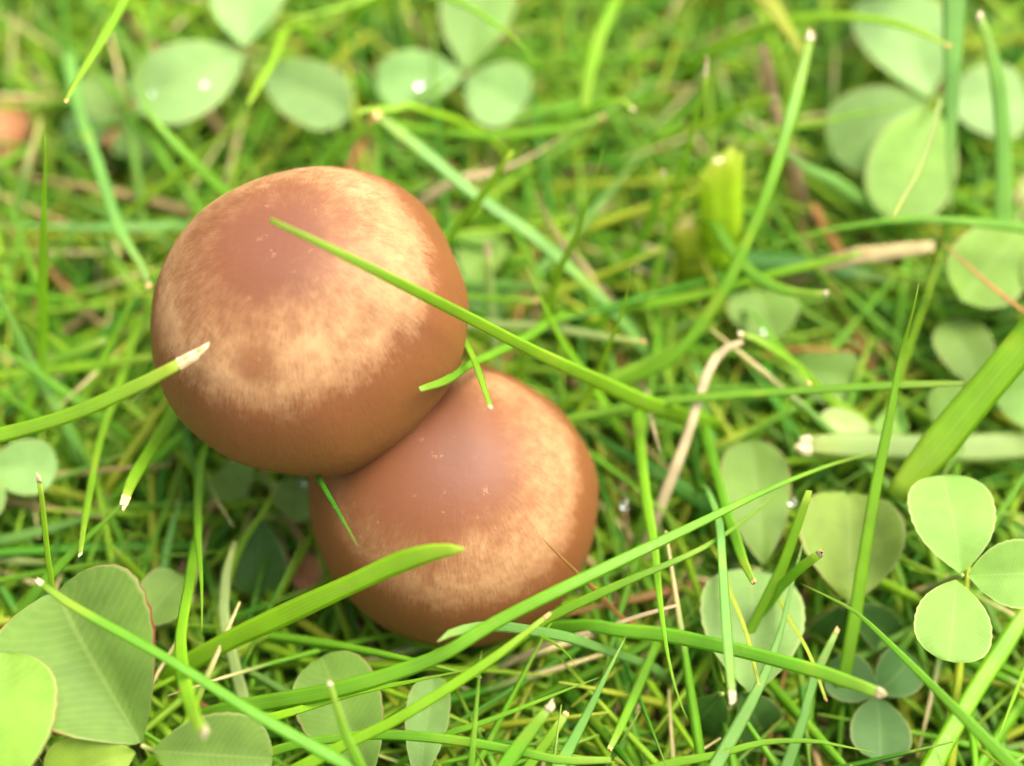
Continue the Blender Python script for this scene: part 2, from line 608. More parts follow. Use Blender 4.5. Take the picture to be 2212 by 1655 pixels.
def tube(name, pts, rad, mat, loc, parent=None, sides=8, n=12):
    P = spline([tuple(p) for p in pts], n)
    R = np.interp(np.linspace(0, 1, n), np.linspace(0, 1, len(rad)), rad)
    T, W, N = frames(P, 0.2)
    V, U = [], []
    for i in range(n):
        for j in range(sides):
            a = 2 * math.pi * j / sides
            V.append(P[i] + (W[i] * math.cos(a) + N[i] * math.sin(a)) * R[i])
            U.append((j / sides, i / (n - 1)))
    F = [(i * sides + j, i * sides + (j + 1) % sides, (i + 1) * sides + (j + 1) % sides, (i + 1) * sides + j) for i in range(n - 1) for j in range(sides)]
    F += [tuple(range(sides))[::-1], tuple((n - 1) * sides + j for j in range(sides))]
    return put(name, V, F, mat, loc, U, parent)


CL = {
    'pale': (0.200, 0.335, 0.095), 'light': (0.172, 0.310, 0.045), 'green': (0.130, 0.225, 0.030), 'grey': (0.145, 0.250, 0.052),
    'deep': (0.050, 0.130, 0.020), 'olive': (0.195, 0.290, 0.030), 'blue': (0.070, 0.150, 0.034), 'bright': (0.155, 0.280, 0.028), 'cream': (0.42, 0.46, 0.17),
}


def clover(label, centre, z, leaves, petiole_to=None, name='clover_leaf'):
    """leaves: (tip_x, tip_y, width, colour, kwargs)."""
    c = at(*centre, z)
    foot = Vector((c.x + random.uniform(-.5, .5), c.y + random.uniform(0.1, .6), 0))
    root = empty(name, foot, label, 'clover leaf', 'white clover leaves among the grass')
    for lf in leaves:
        tx, ty, w, colour = lf[:4]
        kw = dict(lf[4]) if len(lf) > 4 else {}
        b = kw.pop('base', centre)
        zt = kw.pop('zt', z + 0.05)
        leaflet(root, b, (tx, ty), w, z, zt, CL[colour], **kw)
    tube('petiole', [c + Vector((0, 0, 0.015)), c + (foot - c) * 0.35 + Vector((0, 0, 0.1)), foot], [0.02, 0.035, 0.05], M_PETIOLE, foot, root)
    return root


# ------------------------------------------------------------------ setting: ground
gx = np.linspace(-1, 1, 61)
gx = np.sign(gx) * (np.abs(gx) ** 3) * 250
gv = []
for y in gx:
    for x in gx:
        gv.append((x, y, 0.18 * (mnoise.noise(Vector((x * .6, y * .6, 3.1)))) - 0.15))
gf = [(i * 61 + j, i * 61 + j + 1, (i + 1) * 61 + j + 1, (i + 1) * 61 + j) for i in range(60) for j in range(60)]
ground = put('ground', gv, gf, M_SOIL)
ground['kind'] = 'structure'

# ------------------------------------------------------------------ mushrooms
PROFILE = [(0, .770), (.17, .762), (.34, .725), (.50, .655), (.645, .555), (.77, .430), (.875, .280), (.950, .110), (.990, -.050), (.995, -.170), (.965, -.290), (.915, -.385), (.875, -.420), (.845, -.390), (.70, -.27), (.40, -.15), (.13, -.10)]


def mushroom(label, px, z, rpx, lean, seed, off, cream, foot_off, stem_r, amt):
    c = at(*px, z)
    R = rpx * px2cm(c)
    ax = Vector((lean[0], lean[1], 1)).normalized()
    rot = Vector((0, 0, 1)).rotation_difference(ax).to_matrix()
    foot = Vector((c.x + foot_off[0], c.y + foot_off[1], -0.1))
    root = empty('mushroom', foot, label, 'mushroom', 'two brown mushrooms growing together')
    prof = spline([(a, b) for a, b in PROFILE], 46)
    # share of the way along the skin from the apex to the margin
    mi = int(np.argmin(prof[:, 1]))
    seg = np.concatenate([[0], np.cumsum(np.linalg.norm(np.diff(prof, axis=0), axis=1))])
    arc = np.clip(seg / seg[mi], 0, 1.2)
    ns = 96
    V, A = [], []
    for i, (r, h) in enumerate(prof):
        for j in range(ns):
            a = 2 * math.pi * j / ns
            d = Vector((math.cos(a), math.sin(a), 0))
            wob = 1 + 0.055 * mnoise.noise(Vector((d.x * 1.1, d.y * 1.1, seed + h * 0.6))) * min(1, r * 1.6) + 0.018 * mnoise.noise(Vector((d.x * 3, d.y * 3, seed + 9))) * r
            hh = h + 0.030 * mnoise.noise(Vector((d.x * r * 1.3, d.y * r * 1.3, seed + 4))) + (0.09 * mnoise.noise(Vector((d.x * 2.5, d.y * 2.5, seed + 2))) if h < -.3 else 0)
            V.append(c + rot @ (Vector((d.x * r * wob, d.y * r * wob, hh)) * R))
            A.append(arc[i])
    F = [(i * ns + j, (i + 1) * ns + j, (i + 1) * ns + (j + 1) % ns, i * ns + (j + 1) % ns) for i in range(len(prof) - 1) for j in range(ns)]
    cap = put('cap', V, F, cap_material('cap_skin', seed, off, cream, amt, tuple(rot @ Vector((-.14, -.64, .55)) * R * S) if seed < 5 else None), c, None, root, attrs={'arc': ('FLOAT', A)})
    # gills: thin plates hanging under the cap
    GV, GF = [], []
    for g in range(72):
        a = 2 * math.pi * g / 72
        d = Vector((math.cos(a), math.sin(a), 0))
        s = Vector((-d.y, d.x, 0)) * 0.008
        i0 = len(GV)
        for r, h0, h1 in ((.14, -.09, -.22), (.40, -.15, -.34), (.70, -.29, -.44), (.84, -.42, -.46)):
            for sg in (-1, 1):
                for h in (h0, h1):
                    GV.append(c + rot @ ((d * r + s * sg + Vector((0, 0, h))) * R))
        for q in range(3):
            b = i0 + q * 4
            GF += [(b, b + 1, b + 5, b + 4), (b + 2, b + 6, b + 7, b + 3), (b + 1, b + 3, b + 7, b + 5)]
    put('gills', GV, GF, M_GILL, c, None, root, smooth=False)['kind'] = 'stuff'
    top = c + rot @ Vector((0, 0, -0.12 * R))
    tube('stem', [top, top + (foot - top) * 0.5 + Vector((0.05, 0, 0)), foot], [stem_r * .9, stem_r, stem_r * 1.2], M_STEM, foot, root, 20, 16)
    return c, R, ax, root


m1 = mushroom('larger brown mushroom whose round cap sits higher, pressing over the other one', (663, 672), 3.05, 351, (-0.12, -0.06), 3.7, (-0.05, 0.07), 0.0, (0.5, 0.3), 0.26, 0.88)
m2 = mushroom('smaller brown mushroom with its cap half tucked under the larger cap', (981, 1070), 1.62, 319, (0.07, -0.16), 11.3, (-0.13, 0.05), -0.10, (-0.5, 0.7), 0.24, 0.72)
CAPS = [m1[:3], m2[:3]]
print('caps', m1[0], m1[1], m2[0], m2[1])

# ------------------------------------------------------------------ clover leaves
clover('pale clover leaf with a row of dew specks behind the larger cap', (528, 118), 1.7, [
    (296, 222, 168, 'pale', dict(zt=1.75, tilt=(.1, -.1))), (752, 240, 140, 'pale', dict(base=(562, 150), zt=1.6, tilt=(-.1, -.1))),
    (545, -75, 165, 'pale', dict(base=(525, 95), zt=1.75))])
clover('blurred pale clover leaf carrying a bright dewdrop above the fine grass', (1000, 160), 1.5, [
    (812, 178, 120, 'pale', dict(zt=1.5)), (1128, 232, 150, 'pale', dict(base=(1008, 168), zt=1.45)), (1048, -70, 160, 'grey', dict(base=(1005, 148), zt=1.6))])
clover('large pale clover leaf partly hidden behind the wide upright grass blade', (2012, 212), 1.4, [
    (1806, 330, 190, 'grey', dict(zt=1.3, base=(2000, 220))), (1935, 462, 190, 'light', dict(zt=1.5, base=(2015, 230))), (1915, -20, 200, 'pale', dict(base=(2005, 205), zt=1.5)), (2225, 225, 160, 'pale', dict(base=(2035, 215), zt=1.3))])
clover('yellowish clover leaflets with an orange stalk lying across, by the edge of the lawn patch', (2245, 505), 1.7, [
    (2085, 640, 175, 'bright', dict(base=(2215, 480), zt=1.7)), (2330, 660, 170, 'bright', dict(base=(2250, 510), zt=1.7)), (2300, 400, 170, 'light', dict(base=(2250, 500)))])
clover('plain green clover leaf standing behind the broad ribbed diagonal blade', (2125, 845), 1.25, [
    (2055, 690, 118, 'green', dict(zt=1.3, rust=.05)), (2265, 850, 150, 'light', dict(base=(2140, 850), zt=1.25, rust=.05)), (2015, 905, 110, 'light', dict(base=(2115, 850), zt=1.2))])
clover('crisp bright three part clover leaf beside the foot of the broad ribbed blade', (2078, 1244), 2.1, [
    (2042, 1022, 186, 'light', dict(base=(2076, 1236), zt=2.2, rust=.0, fold=.15)), (2262, 1238, 150, 'light', dict(base=(2092, 1243), zt=2.2, rust=.0, fold=.15)),
    (2052, 1424, 170, 'light', dict(base=(2066, 1252), zt=2.15, rust=.0, fold=.12))])
clover('round pale green clover leaf under crossing blades right of the smaller cap', (1560, 1500), 1.35, [
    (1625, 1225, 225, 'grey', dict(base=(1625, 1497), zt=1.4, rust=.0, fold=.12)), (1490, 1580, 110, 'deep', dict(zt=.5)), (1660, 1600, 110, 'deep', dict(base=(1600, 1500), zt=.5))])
clover('yellowing clover leaf with an orange rim behind the thin upright blade', (1838, 1305), 1.35, [
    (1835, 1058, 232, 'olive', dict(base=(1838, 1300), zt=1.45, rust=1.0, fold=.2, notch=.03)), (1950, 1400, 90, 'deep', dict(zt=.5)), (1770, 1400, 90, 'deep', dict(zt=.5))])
clover('green clover leaf with a rusty right margin below the dry jointed stem', (1640, 1235), 1.2, [
    (1622, 945, 148, 'green', dict(base=(1650, 1215), zt=1.25, rust=.9)), (1560, 1190, 90, 'deep', dict(zt=.5)), (1700, 1310, 90, 'deep', dict(zt=.5))])
clover('small blue green clover leaf in deep shade beneath the long diagonal blade', (1895, 1500), .85, [
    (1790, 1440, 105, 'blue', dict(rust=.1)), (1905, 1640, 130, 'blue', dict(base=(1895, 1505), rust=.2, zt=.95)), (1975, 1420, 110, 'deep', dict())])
clover('big folded clover leaf with toothed dark edges crossed by a slender blade', (308, 1612), 2.15, [
    (112, 1272, 375, 'green', dict(base=(300, 1604), zt=2.3, rust=1.0, fold=.6, tilt=(.0, 0.0))), (585, 1640, 190, 'green', dict(base=(330, 1622), zt=2.2, rust=.9, fold=.2)), (95, 1690, 150, 'olive', dict(base=(290, 1625), zt=2.0, rust=.4))])
clover('bright lime clover leaf overlapping the big folded one at its lower side', (-40, 1760), 2.45, [
    (-5, 1405, 270, 'bright', dict(base=(-15, 1740), zt=2.6, rust=.7, fold=.15, tilt=(.15, 0))), (-230, 1700, 200, 'bright', dict(zt=2.5)), (130, 1900, 200, 'bright', dict(zt=2.4))])
clover('small dull clover leaf peeping out above the big folded clover', (300, 1370), 1.2, [
    (395, 1245, 115, 'green', dict(base=(300, 1350), zt=1.25, rust=.4)), (250, 1300, 90, 'deep', dict(zt=1.0)), (340, 1440, 90, 'deep', dict(zt=.5))])
clover('dull green clover leaf with pink edges under the blades in front of the smaller cap', (800, 1690), 1.35, [
    (690, 1415, 190, 'green', dict(base=(800, 1680), zt=1.4, rust=.6)), (935, 1455, 95, 'grey', dict(base=(905, 1690), zt=1.3, rust=.3)), (720, 1790, 120, 'deep', dict(zt=1.2))])
clover('shaded clover leaf tucked in the dark gap below the larger cap', (560, 1120), .9, [
    (480, 1010, 110, 'green', dict(zt=1.0, base=(530, 1075))), (655, 1035, 110, 'green', dict(base=(640, 1130), zt=1.1)), (560, 1290, 120, 'deep', dict(zt=.5))])
clover('wet glinting clover leaf between the dry jointed stem and the tall curved blade', (1700, 760), 1.0, [
    (1640, 625, 150, 'green', dict(zt=1.05, base=(1660, 745), rust=.0)), (1860, 830, 120, 'green', dict(base=(1700, 790), zt=1.0, rust=.0)), (1600, 820, 90, 'deep', dict(zt=.5))])
clover('grey green clover leaf half buried behind a reddish dead leaf', (235, 270), .9, [
    (345, 300, 105, 'grey', dict(base=(245, 330), zt=.5)), (190, 160, 90, 'grey', dict(zt=1.0)), (140, 300, 80, 'deep', dict())])
clover('washed out clover leaf beside the dried tip grass blade on the frame edge', (-30, 1010), 1.2, [
    (120, 1010, 120, 'pale', dict(zt=1.25)), (-110, 900, 120, 'pale', dict()), (-60, 1130, 120, 'grey', dict())])
clover('smooth green leaf showing right against the side of the larger cap', (1000, 640), .9, [
    (1058, 495, 100, 'bright', dict(base=(1010, 620), zt=1.0, rust=0)), (930, 560, 80, 'deep', dict()), (1110, 660, 80, 'deep', dict(zt=.6))])
clover('tiny cream coloured clover leaf next to the torn pale blade', (1885, 930), 1.3, [
    (1770, 905, 62, 'cream', dict(zt=1.35, rust=0)), (1960, 900, 60, 'light', dict(zt=1.1)), (1925, 1000, 60, 'green', dict(zt=1.0))])

# ------------------------------------------------------------------ grass blades that can be told apart
G = grass
# over the caps
G('slender bright blade crossing right over the top of the larger cap', [(583, 475), (700, 530), (850, 605), (1000, 680), (1150, 757), (1300, 827), (1400, 872), (1470, 895)], 22, 4.6, 1.5, 'm', 'cut', 0, w2=44, zs=[4.75, 4.6, 4.3, 3.75, 3.1, 2.4, 1.9, 1.5])
G('blade with a frayed bleached end lying against the larger cap', [(392, 783), (300, 832), (150, 897), (0, 940), (-120, 962)], 34, 3.75, 2.9, 'm', 'torn', 0, w2=46, roll=.35)
G('broad pointed blade leaning over the front of the smaller cap', [(1003, 1186), (940, 1192), (860, 1216), (750, 1266), (600, 1335), (480, 1392)], 56, 3.35, 1.6, 'b', 'round', .1, w2=52, roll=-.2)
G('short hooked blade with a whitish tip hanging over the smaller cap', [(1060, 880), (1045, 835), (1024, 776), (1000, 727), (985, 680)], 21, 3.55, 2.6, 'm', 'white', 0, w2=15)
G('stubby dark blade pushed in between the two caps', [(907, 841), (965, 821), (1017, 786), (1070, 762), (1140, 727), (1200, 690)], 23, 3.45, 1.6, 'g', 'cut', 0)
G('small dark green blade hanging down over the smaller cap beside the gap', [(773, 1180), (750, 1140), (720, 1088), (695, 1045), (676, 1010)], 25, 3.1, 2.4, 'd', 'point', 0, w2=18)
G('thin golden dry blade poking over the rim of the smaller cap', [(1168, 1158), (1190, 1183), (1215, 1207), (1255, 1245), (1300, 1290), (1345, 1335)], 13, 3.0, 1.2, 'o', 'point', 0, cat='dry grass blade', w2=13)
# long foreground diagonals
G('very long thick blade running up past the front of the smaller cap', [(1905, 975), (1789, 1006), (1649, 1063), (1490, 1140), (1245, 1257), (1070, 1345), (930, 1426), (719, 1492), (480, 1535)], 24, 1.9, 1.3, 'g', 'point', 1.15, w2=44, roll=.2)
G('slimmer blade running beside and below the very long thick blade', [(1680, 1068), (1530, 1177), (1340, 1262), (1185, 1336), (1100, 1400), (980, 1480)], 24, 1.9, 1.2, 'm', 'point', .6)
G('yellow green blade with a blunt tip crossing below the smaller cap', [(1180, 1332), (1120, 1380), (1035, 1443), (859, 1553), (719, 1622), (600, 1690)], 20, 2.7, 1.8, 'b', 'tan', .1, w2=36)
G('rounded pale blade arching just under the smaller cap', [(945, 1386), (985, 1364), (1070, 1353), (1157, 1364), (1227, 1377), (1300, 1402)], 32, 2.75, 1.5, 'p', 'round', .1, w2=24)
G('short curled blade below the rounded pale arching blade', [(1244, 1440), (1228, 1415), (1195, 1388), (1150, 1368), (1090, 1355)], 17, 2.4, 1.8, 'm', 'point', 0)
G('straight yellowish blade low in front pointing at the pale arching blade', [(1040, 1440), (900, 1470), (771, 1496), (631, 1538), (515, 1568), (420, 1590)], 18, 2.1, 1.6, 'b', 'point', 0, w2=28)
G('dark blade curving to the lower right along the bottom of the lawn', [(1320, 1642), (1210, 1642), (1105, 1620), (965, 1597), (824, 1587), (719, 1596), (600, 1620)], 25, 2.0, 1.6, 'g', 'cut', .1)
G('upright slim blade crossing the bottom edge under the smaller cap', [(1040, 1405), (1035, 1460), (1027, 1550), (1016, 1680)], 22, 2.4, 2.0, 'g', 'point', 0, w2=28)
G('thin blade rising to the right below the smaller cap', [(1296, 1463), (1220, 1492), (1140, 1524), (1035, 1564), (960, 1590)], 17, 1.8, 1.4, 'g', 'point', 0)
G('dark blade with a bright white cut end pointing up near the bottom', [(1187, 1530), (1165, 1555), (1140, 1588), (1098, 1645), (1060, 1710)], 34, 2.4, 2.0, 'g', 'white', 0, w2=42)
G('wide pale blade slanting up in front, lower right of the smaller cap', [(1352, 1375), (1308, 1461), (1256, 1566), (1205, 1660), (1170, 1730)], 22, 1.9, 1.4, 'p', 'point', 0, w2=46)
G('blade with a blurred tan end beside the white ended one', [(1224, 1540), (1190, 1590), (1150, 1645), (1110, 1710)], 28, 1.5, 1.2, 'm', 'tan', 0)
G('tan tipped blade slanting beneath the small wood brown bits', [(1317, 1618), (1345, 1560), (1380, 1480), (1403, 1426), (1420, 1385)], 24, 1.6, 1.0, 'g', 'tan', 0)
G('long vertical narrow blade to the right of the smaller cap', [(1487, 1560), (1462, 1496), (1441, 1408), (1424, 1285), (1413, 1180), (1396, 1075), (1385, 980), (1375, 880)], 22, 2.2, 1.2, 'm', 'point', .25, w2=30)
G('thick dark blade ending in a round white cut, lower right', [(1900, 1498), (1830, 1472), (1754, 1447), (1579, 1401), (1439, 1372), (1340, 1362), (1260, 1352)], 38, 2.7, 1.6, 'g', 'white', 0, w2=36)
G('vertical pale blade hanging to a white cut end, lower right', [(1582, 1500), (1577, 1450), (1572, 1390), (1565, 1285), (1558, 1180), (1552, 1120)], 30, 2.7, 2.1, 'p', 'white', 0, w2=24)
G('short blade with an orange and white cut end right of the long vertical blade', [(1628, 1258), (1607, 1215), (1590, 1165), (1572, 1115), (1555, 1050), (1530, 960), (1512, 880)], 27, 2.2, 1.0, 'g', 'tan', 0, w2=24)
G('very long dark blade sweeping down to the lower right corner', [(1728, 1260), (1800, 1295), (1859, 1331), (1964, 1432), (2105, 1573), (2200, 1668), (2290, 1760)], 20, 2.0, 2.6, 'g', 'point', .2, w2=46)
G('lime blade spotted with yellow standing up through the pale round clover', [(1748, 1060), (1720, 1140), (1691, 1222), (1656, 1292), (1621, 1362)], 30, 2.6, 1.4, 'm', 'cut', 0, w2=28)
G('short blade with a round white end above the crisp clover’s left neighbour'.replace('’', "'"), [(1772, 1196), (1730, 1226), (1684, 1271), (1645, 1320)], 26, 2.5, 1.4, 'g', 'white', 0)
G('broad yellow green blade rising steeply in the lower right corner', [(2230, 1300), (2180, 1380), (2105, 1496), (2017, 1650), (1960, 1760)], 42, 1.4, 1.2, 'm', 'cut', 0, w2=54)
G('pale bent blade arching along the very bottom on the right', [(1890, 1626), (1820, 1612), (1754, 1601), (1649, 1604), (1544, 1632), (1430, 1655), (1340, 1700)], 20, 1.5, 1.2, 'm', 'point', .1, w2=26)
G('pale straight blade slanting up through the round clover to the bottom edge', [(1735, 1170), (1705, 1285), (1684, 1373), (1642, 1478), (1596, 1566), (1540, 1665), (1500, 1740)], 22, 1.9, 1.3, 'p', 'point', 0, w2=38)
G('dull blade with a brown tip below the yellowing clover', [(1808, 1362), (1780, 1420), (1754, 1478), (1737, 1548), (1700, 1655), (1670, 1740)], 22, 1.6, 1.0, 'p', 'tan', 0, w2=36)
G('thin blade drying to gold, hanging below the yellow spotted lime blade', [(1784, 1512), (1754, 1426), (1730, 1378), (1703, 1335), (1680, 1290)], 15, 2.3, 1.5, 'y', 'tan', 0)
G('fine golden ended blade lying on the round pale clover', [(1640, 1480), (1614, 1373), (1594, 1320), (1575, 1275), (1560, 1220)], 13, 2.1, 1.5, 'y', 'tan', 0)
G('small sharp tip sticking up at the bottom edge, far right', [(2013, 1596), (2024, 1625), (2038, 1662), (2050, 1700)], 22, 2.6, 2.3, 'w', 'point', 0)
G('slim blade slanting at the right edge near the lower corner', [(2158, 1590), (2185, 1520), (2214, 1448), (2250, 1370)], 18, 1.6, 1.2, 'b', 'point', 0)
# bottom left
G('slender blade laid diagonally over the big folded clover', [(86, 1258), (140, 1298), (210, 1339), (371, 1429), (561, 1548), (747, 1652), (860, 1720)], 22, 2.9, 2.4, 'g', 'white', .15, w2=34)
G('soft out of focus blade with a pale blob end over the lower clover leaflet', [(440, 1580), (424, 1555), (405, 1500), (393, 1440), (391, 1365), (410, 1255), (425, 1160)], 44, 3.3, 1.4, 'm', 'white', 0, w2=24)
G('narrow pointed blade hanging beside the dark gap, left of the smaller cap', [(436, 1366), (436, 1300), (434, 1243), (428, 1160), (428, 1080), (436, 985)], 22, 2.5, 1.5, 'm', 'point', 0, w2=28)
G('thin yellowish blade slanting from the dark gap below the larger cap', [(592, 1040), (582, 1085), (550, 1132), (520, 1180), (495, 1240)], 20, 1.2, .8, 'b', 'point', 0)
G('thick pale stalk rising from the bottom beside the broad pointed blade', [(508, 1170), (490, 1230), (485, 1285), (484, 1338), (508, 1443), (527, 1520), (540, 1600)], 22, 1.5, 1.0, 'w', 'cut', 0, w2=40)
G('white tipped blade stub in front, over the dull pink edged clover', [(712, 1475), (728, 1530), (752, 1600), (790, 1680)], 22, 2.9, 2.5, 'm', 'white', 0, w2=27)
# left side
G('upright needle pointed blade standing alone left of the larger cap', [(97, 290), (97, 370), (95, 450), (92, 640), (90, 775)], 26, 3.5, 1.6, 'm', 'point', 0, w2=28, roll=.1)
G('bright jointed blade with a cut tip coming down beside the reddish dead leaf', [(142, 220), (165, 175), (215, 95), (265, 5), (300, -70)], 21, 3.2, 2.6, 'b', 'tan', 0, w2=30)
G('blade that disappears behind the upper left rim of the larger cap', [(285, 130), (320, 238), (380, 310), (440, 372), (495, 425), (560, 500)], 24, 1.7, .8, 'g', 'point', .3, w2=32)
G('blade ending in a yellow tip beside the left rim of the larger cap', [(322, 618), (306, 575), (256, 490), (210, 350), (170, 235), (150, 120)], 26, 1.9, .9, 'p', 'tan', .2, w2=34)
G('straight pale blade lying level behind the larger cap, left', [(-60, 486), (50, 487), (150, 491), (300, 492), (400, 490)], 20, 1.2, .8, 'p', 'point', .1, w2=26)
G('dark blade slanting in from the left edge under the lone upright blade', [(-20, 380), (15, 440), (50, 530), (75, 600), (110, 680)], 22, 1.4, .8, 'g', 'point', 0)
G('pale bluish blade slanting down from the left edge', [(-40, 570), (0, 643), (40, 722), (70, 790), (100, 838), (125, 888)], 24, 2.2, 1.3, 'p', 'point', 0, w2=28)
G('green blade slanting down from the left edge to the frayed ended blade', [(-50, 720), (0, 751), (88, 811), (160, 862), (230, 910)], 28, 2.0, 1.2, 'g', 'point', 0)
G('soft blade running up to the left rim of the larger cap', [(232, 733), (190, 750), (140, 768), (70, 805), (0, 865), (-60, 920)], 26, 1.4, 1.0, 'g', 'cut', 0)
G('level yellowish blade touching the left rim of the larger cap', [(330, 772), (270, 779), (210, 787), (123, 800), (0, 812), (-80, 820)], 24, 1.5, 1.0, 'b', 'cut', 0)
G('blade dropping steeply along the left of the larger cap', [(300, 610), (270, 680), (238, 745), (205, 810), (176, 868), (150, 930)], 28, 1.7, .9, 'm', 'point', .1)
G('long bent blade ending in a white bead below the larger cap, left', [(173, 1200), (182, 1130), (196, 1050), (210, 975), (232, 900), (270, 790), (300, 690)], 18, 2.3, 1.0, 'b', 'white', 0, w2=28)
G('stout blade with a split brown end, slanting from the larger cap', [(272, 1075), (285, 1040), (318, 985), (355, 930), (400, 860)], 28, 2.8, 1.4, 'm', 'torn', 0, w2=40)
G('blade rising from the big folded clover toward the split brown end', [(290, 1040), (258, 1095), (190, 1160), (118, 1235), (70, 1290)], 24, 2.1, 1.6, 'g', 'point', .1, w2=32)
G('little speckled blade standing up with a dry whitish head, far left', [(84, 1036), (90, 1075), (97, 1140), (103, 1200), (112, 1262)], 19, 3.0, 2.2, 'b', 'white', 0)
G('shadowed blade crossing behind the little speckled blade', [(240, 1100), (150, 1130), (60, 1155), (-40, 1180)], 30, 1.2, .8, 'p', 'point', 0)
G('pale level blade low at the left edge above the big folded clover', [(110, 1215), (40, 1212), (-60, 1205)], 34, 1.0, .8, 'w', 'point', 0)
G('thin green blade above the small dull clover', [(240, 1180), (275, 1215), (310, 1250), (350, 1310)], 20, 1.4, .9, 'b', 'cut', 0)
G('pale upright blade in the shade under the larger cap', [(395, 1060), (375, 1130), (360, 1190), (350, 1270)], 26, 1.2, .8, 'p', 'point', 0)
# centre right
G('tall dark stalk curving up to a white notched tip', [(1750, 82), (1736, 140), (1705, 263), (1656, 421), (1596, 561), (1579, 600), (1509, 708), (1439, 783), (1315, 840)], 34, 3.2, 1.3, 'g', 'white', 0, w2=28, zs=[3.3, 3.2, 3.1, 2.8, 2.4, 2.3, 1.9, 1.6, 1.2])


def stub(label, top, foot, w, zt, zb, colour, torn):
    """A mown-off grass shoot: rolled, fluted sheaths with an uneven cut across the top."""
    a, b_ = at(*foot, zb), at(*top, zt)
    ground_pt = Vector((a.x, a.y + .1, -.05))
    P = spline([tuple(b_), tuple((a + b_) / 2), tuple(a), tuple(ground_pt)], 14)
    T, W, N = frames(P, 0.0)
    o = None
    for layer, (sx, sy, dz) in enumerate(((1.0, .55, 0.0), (.66, .40, .07))):
        V, F, U = [], [], []
        ns = 30
        for i in range(14):
            hw = .5 * w * px2cm(b_) * (1 - .35 * max(0, i - 5) / 8)
            for j in range(ns):
                th = 2 * math.pi * j / ns
                fl = 1 + .07 * math.cos(th * 6) * 1.8 + (.10 * math.sin(th + layer * 2))
                up = 0
                if i == 0:
                    up = dz - (.02 if torn else .09) * math.cos(th) + (random.uniform(-.06, .10) if torn else random.uniform(-.012, .012))
                V.append(P[i] + W[i] * (math.cos(th) * hw * sx * fl) + N[i] * (math.sin(th) * hw * sy * fl) - T[i] * up)
                U.append((j / ns, i / 13))
        for i in range(13):
            for j in range(ns):
                F.append((i * ns + j, i * ns + (j + 1) % ns, (i + 1) * ns + (j + 1) % ns, (i + 1) * ns + j))
        m = put('cut_grass_stalk' if o is None else 'inner_sheath', V, F, M_BLADE, ground_pt, U, o)
        m.color = (*colour[layer], 1)
        if o is None:
            o = tag(m, label, 'grass stalk', 'mown off grass shoots')
    cv = [P[0] - T[0] * .03 + W[0] * (math.cos(2 * math.pi * j / 20) * hw * .8) + N[0] * (math.sin(2 * math.pi * j / 20) * hw * .42) for j in range(20)]
    put('cut_end', cv, [tuple(range(20))], M_TIP, P[0], parent=o)


stub('fat bright lime cut stub with ribbed sides standing upright', (1560, 352), (1556, 505), 84, 2.3, 1.5, ((.42, .62, .02), (.48, .62, .06)), False)
stub('torn yellowish stub beside the fat bright lime stub', (1482, 492), (1492, 570), 62, 1.6, 1.1, ((.33, .45, .02), (.45, .40, .12)), True)
G('curved blade ending in a round white drop, right of the tall dark stalk', [(1785, 634), (1740, 634), (1680, 622), (1620, 585), (1572, 530), (1540, 480)], 26, 2.3, 1.4, 'g', 'white', 0, w2=34)
G('broad ribbed blade with a paler midrib leaning in from the right edge', [(1935, 1075), (1957, 1046), (2025, 965), (2087, 889), (2212, 741), (2320, 615)], 92, 1.9, 3.2, 'm', 'cut', 0, w2=96, roll=.25)
G('slim upright blade crossing in front of the torn pale blade', [(1985, 612), (1970, 680), (1948, 760), (1922, 900), (1890, 1060), (1862, 1230), (1850, 1310)], 27, 3.5, 1.5, 'm', 'point', 0, w2=34, roll=.1)
G('long thin level blade pointing right across the dry jointed stem', [(2097, 828), (2000, 830), (1900, 834), (1700, 846), (1500, 860), (1400, 872), (1290, 893), (1200, 915)], 20, 2.5, 1.4, 'g', 'tan', .1, w2=24)
G('wide pale blade with a torn white end lying level on the right', [(1745, 962), (1800, 962), (1900, 965), (2000, 967), (2110, 968), (2240, 965)], 60, 1.5, .9, 'w', 'torn', 0, w2=74, roll=0)
G('blade with a creamy end arched beside the bent dry stem', [(1600, 722), (1640, 735), (1690, 768), (1735, 800), (1780, 850)], 22, 2.2, 1.5, 'm', 'white', .1)
G('yellow tipped blade lying under the wet glinting clover', [(1748, 828), (1722, 790), (1690, 757), (1660, 720), (1640, 690)], 17, 2.0, 1.4, 'g', 'tan', 0)
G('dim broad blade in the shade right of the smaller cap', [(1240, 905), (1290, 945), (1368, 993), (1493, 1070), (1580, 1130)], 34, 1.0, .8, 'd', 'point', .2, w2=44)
G('curved dull green blade dropping from the bent dry stem', [(1600, 1130), (1572, 1083), (1544, 993), (1520, 880), (1510, 800)], 32, 1.2, .9, 'p', 'point', 0)
G('long pale blade slanting behind the larger cap toward the right', [(815, 250), (870, 292), (930, 340), (1035, 428), (1140, 501), (1210, 561), (1280, 625), (1340, 690)], 38, 1.9, 1.2, 'p', 'tan', .2, w2=30)
G('short blade rising from behind the right rim of the larger cap', [(1108, 327), (1085, 358), (1035, 431), (979, 503), (930, 570)], 20, 2.4, 1.4, 'm', 'cut', 0)
G('upright thin blade standing over the dry pinkish straw', [(1303, 318), (1295, 355), (1280, 403), (1245, 508), (1210, 580), (1185, 660)], 15, 2.9, 1.5, 'm', 'point', 0, w2=22)
G('upright thin blade with a tiny side hair, above the smaller cap’s right'.replace('’', "'"), [(1362, 571), (1358, 610), (1343, 678), (1320, 735), (1294, 800), (1270, 860)], 15, 3.1, 1.5, 'm', 'point', 0, w2=20)
